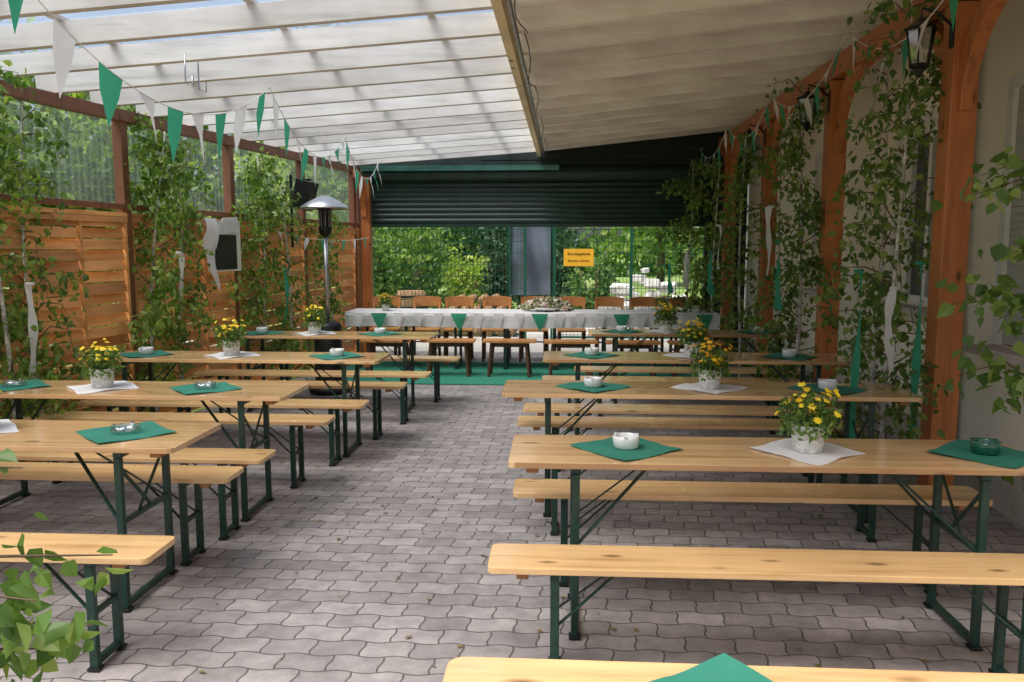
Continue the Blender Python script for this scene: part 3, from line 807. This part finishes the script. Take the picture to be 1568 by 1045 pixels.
def ribbon(x,y,z,l,w,k,seed):
    b=B(); r=random.Random(seed); p=r.random()*6; am=r.uniform(0.008,0.022)
    def f(u,v):
        a=p+v*4.0*l; s=(u-0.5)*w*(0.55+0.45*math.sin(6*v+p)**2); return (s*math.cos(a*0.6)+am*math.sin(v*4+p)+0.03*v*math.sin(p),s*math.sin(a*0.6)+am*0.7*math.cos(v*5+p),-l*v)
    b.grid(f,2,24,k); b.tube([(0.02*math.cos(t),0.02*math.sin(t),0) for t in [i*math.pi/4 for i in range(9)]],0.012,k,5); b.obj('ribbon',(x,y,z))
birch(-3.86,5.30,2.8,0.44,2600,101,k='leafl',ecc=(0.7,1),nb=40)
birch(-3.95,5.75,2.7,0.32,1000,102,k='leaf')
birch(-3.72,7.05,2.68,0.44,2700,103,k='leafl',lean=(0.1,0.1),nb=40)
birch(-3.74,7.65,2.6,0.30,1000,104,k='leaf')
birch(-3.42,8.95,2.65,0.44,2200,105,k='leafl',nb=40)
birch(-3.36,9.6,2.4,0.30,800,106,k='leaf')
birch(-3.16,10.7,2.1,0.28,800,107,k='leafl')
birch(-4.05,4.1,2.6,0.36,900,108,k='leafl',zmin=0.9)
birch(2.12,5.35,3.15,0.38,1700,111,nb=42,size=0.058)
birch(2.20,5.85,2.9,0.30,600,112,size=0.058)
birch(2.10,7.45,3.05,0.38,1400,113,nb=40)
birch(2.15,8.3,2.8,0.30,600,114)
birch(2.05,9.6,2.9,0.40,1400,115,nb=40)
birch(1.98,10.9,2.8,0.38,1200,116)
birch(1.80,11.9,2.9,0.46,1700,117)
def sprays(x,y,h,ends,seed,size,k,zoff=0.25,jit=0.032):
    rng=np.random.default_rng(seed); b=B()
    b.tube([(0,0,0),(0.02,0,h*0.3),(-0.02,0.03,h*0.65),(-0.04,0,h)],[0.025,0.02,0.014,0.004],'bark',8); P=[]
    for (ex,ey,ez,nn) in ends:
        base=Vector((0,0,ez-zoff)); e=Vector((ex,ey,ez)); mid=base.lerp(e,0.55)+Vector((0,0,0.12))
        b.tube([base,mid,e],[0.006,0.004,0.0015],'twig',5,False)
        for _ in range(nn):
            s=rng.uniform(0.35,1.0); p=mid.lerp(e,(s-0.5)*2) if s>0.5 else base.lerp(mid,s*2)
            o=rng.normal(size=3)*jit; P.append((p.x+o[0],p.y+o[1],p.z+o[2]))
    b.leaves(P,size,k,rng,0.8,0.42); b.obj('birch_sapling',(x,y,0))
sprays(-1.46,1.40,2.4,((0.56,0.02,0.92,40),(0.50,-0.05,1.00,36),(0.45,0.08,0.84,34),(0.56,0.1,1.03,22),(0.40,0.02,0.76,28),(0.46,-0.02,0.93,34),(0.36,0.0,1.27,18),(0.42,0.05,1.22,12),(-0.4,0,1.4,30),(-0.3,0.3,1.0,30),(-0.4,-0.3,1.7,30),(0,-0.4,1.2,30),(-0.2,-0.4,0.9,30)),130,0.055,'leaf')
sprays(2.16,3.60,2.0,((-0.46,-0.05,1.86,26),(-0.38,0.05,1.95,18),(-0.30,-0.1,1.62,26),(-0.50,-0.02,1.40,36),(-0.36,-0.12,1.34,34),(-0.42,0.06,1.08,30),(-0.30,-0.1,1.02,24),(-0.28,0.0,0.66,22),(0.3,0.1,1.5,30),(0.2,-0.3,1.2,30),(0.1,0.3,1.7,30)),131,0.075,'leaf',0.12,0.045)
for i,(x,y,z,l,w,k) in enumerate([(-3.62,5.25,1.40,0.65,0.06,'pw'),(-3.40,6.95,1.6,0.5,0.05,'pw'),(-3.1,8.8,1.4,0.6,0.05,'pg'),
    (1.80,5.1,1.5,1.05,0.055,'pg'),(2.12,5.0,1.55,1.05,0.055,'pg'),(1.98,5.0,1.4,0.5,0.06,'pw'),(1.80,7.3,2.0,0.6,0.06,'pw'),(1.86,7.25,1.7,0.6,0.08,'pg'),
    (1.75,9.45,1.9,0.5,0.07,'pw'),(1.68,9.5,1.6,0.5,0.08,'pg'),(1.60,10.8,1.6,0.5,0.07,'pw'),(1.5,11.7,1.5,0.5,0.08,'pg')]):
    ribbon(x,y,z,l,w,k,i)

# ------------------------------------------------------------ bunting
def bunting(spans,start,step=0.235,size=(0.085,0.26)):
    b=B(); k=start
    for (p0,p1,sag) in spans:
        p0=Vector(p0);p1=Vector(p1); n=24
        fn=lambda t:p0.lerp(p1,t)-Vector((0,0,sag*4*t*(1-t)))
        b.tube([fn(i/n) for i in range(n+1)],0.0035,'string',4)
        L_=(p1-p0).length; m=max(2,int(L_/step))
        for i in range(m):
            t=(i+0.5+rnd.uniform(-0.12,0.12))/m; c=fn(t); d=(fn(min(1,t+0.01))-fn(t-0.01)).normalized(); hw=size[0]*rnd.uniform(0.6,1.05); hh=size[1]*rnd.uniform(0.9,1.15)
            side=d.cross(Vector((0,0,1))).normalized(); tw=rnd.uniform(-0.8,0.8)
            tip=c+Vector((0,0,-hh))+side*0.08*tw+d*rnd.uniform(-0.03,0.03)
            A=c-d*hw; C=c+d*hw; mid=(A+C)/2+side*0.03*tw-Vector((0,0,hh*0.4))
            m1=A.lerp(tip,0.4)+side*0.03*tw; m2=C.lerp(tip,0.4)-side*0.02*tw
            b.add([A,C,m2,mid,m1,tip,(A+C)/2],[(0,6,3,4),(6,1,2,3),(4,3,5),(3,2,5)],'pg' if k%2 else 'pw',True); k+=1
    return b.obj('pennant_bunting')
bunting([((-2.45,3.45,2.93),(-2.26,6.2,2.86),0.42),((-2.26,6.2,2.86),(-2.42,8.9,2.86),0.36),((-2.42,8.9,2.86),(-2.6,11.3,2.86),0.35)],1,0.30,(0.10,0.29))
bunting([((2.05,4.2,3.25),(2.03,6.2,3.2),0.33),((2.03,6.2,3.2),(2.03,8.4,3.15),0.28),((2.03,8.4,3.15),(2.0,10.4,3.15),0.28),((2.0,10.4,3.15),(1.95,12.2,3.1),0.25)],0,0.26,(0.065,0.24))
bunting([((-3.4,9.3,1.85),(-2.9,11.9,1.8),0.08)],0,0.3,(0.06,0.17))

# ------------------------------------------------------------ patio heater, notice board, speaker
b=B()
b.lathe([(0,0),(0.22,0),(0.23,0.02),(0.23,0.05),(0.16,0.07),(0.155,0.1),(0.155,0.76),(0.13,0.80),(0.03,0.82),(0,0.82)],(0,0,0),'black',28)
b.tube([(0,0,0.8),(0,0,1.78)],0.024,'zinc',12)
b.lathe([(0.03,1.76),(0.065,1.80),(0.075,1.84),(0.075,1.87),(0.06,1.88),(0.065,2.06),(0.09,2.07),(0.05,2.09)],(0,0,0),'black',20)
for j in range(10):
    t=j*0.628; b.tube([(0.07*math.cos(t),0.07*math.sin(t),1.87),(0.075*math.cos(t),0.075*math.sin(t),2.06)],0.005,'zinc',4)
b.lathe([(0.08,2.12),(0.17,2.11),(0.26,2.08),(0.275,2.07),(0.27,2.09),(0.17,2.155),(0.08,2.20),(0.03,2.22),(0,2.22)],(0,0,0),'alu',36)
b.obj('patio_heater',(-2.68,8.95,0.004))
b=B(); yb=8.25
b.box((0,0,0),(0.02,0.62,0.52),'white'); b.box((0.014,0.0,-0.06),(0.012,0.42,0.36),'black'); b.box((0.016,0.1,0.22),(0.01,0.3,0.16),'napw',Matrix.Rotation(R(4),3,'X'))
b.grid(lambda u,v:(0.03+0.02*math.sin(v*9),-0.42+0.22*u+0.02*math.sin(v*7),0.28-0.75*v*(0.6+0.4*u)),5,14,'napw')
b.obj('notice_board',(fx(yb)+0.16,yb,1.66),-ang)
b=B(); b.box((0,0,0),(0.22,0.26,0.36),'black',Matrix.Rotation(R(15),3,'Y')); b.lathe([(0,0),(0.09,0),(0.1,0.01)],(0,0,0.18),'black',20)
b.box((-0.13,0,0.05),(0.1,0.04,0.04),'black'); b.box((-0.17,0,-0.2),(0.03,0.04,0.9),'black')
b.obj('loudspeaker',(fx(10.0)+0.25,10.0,2.3),0,0.01)

rng=np.random.default_rng(90); b=B(); n=340
P=np.stack([rng.uniform(-2.6,2.2,n),rng.uniform(1.8,9,n),np.full(n,0.012)],1)
for p in P:
    s=rng.uniform(0.008,0.022); a=rng.uniform(0,6.28); c,d=math.cos(a)*s,math.sin(a)*s
    b.add([(p[0]-c,p[1]-d,0.006),(p[0]+d*0.5,p[1]-c*0.5,0.012),(p[0]+c,p[1]+d,0.006),(p[0]-d*0.5,p[1]+c*0.5,0.010)],[(0,1,2,3)],'dry')
b.obj('fallen_leaves')

# ------------------------------------------------------------ light, sky, camera
w=bpy.data.worlds.new('World'); scene.world=w; w.use_nodes=True; nt=w.node_tree
bg=nt.nodes.get('Background') or nt.nodes.new('ShaderNodeBackground')
sky=nt.nodes.new('ShaderNodeTexSky'); sky.sky_type='NISHITA'; sky.sun_disc=False
spv=Vector((-0.45,-0.38,1.15)).normalized()
el=math.asin(spv.z); az=math.atan2(spv.x,spv.y)
sky.sun_elevation=el; sky.sun_rotation=az; sky.air_density=1.0; sky.dust_density=4.0; sky.ozone_density=1.0
nt.links.new(sky.outputs[0],bg.inputs[0]); bg.inputs[1].default_value=0.15
sl=bpy.data.lights.new('sun','SUN'); sl.energy=5.0; sl.angle=R(42); sl.color=(1.0,0.985,0.96)
so=bpy.data.objects.new('sun',sl); COL.objects.link(so); so.rotation_euler=(-spv).to_track_quat('-Z','Y').to_euler(); so.location=(-3,-4,12)
cam=bpy.data.cameras.new('camera'); co=bpy.data.objects.new('camera',cam); COL.objects.link(co)
co.location=(0,0,1.64); co.rotation_euler=(R(90-6.56),0,R(3.75)); cam.sensor_width=36; cam.lens=28.35; cam.clip_end=600; cam.clip_start=0.05
scene.camera=co
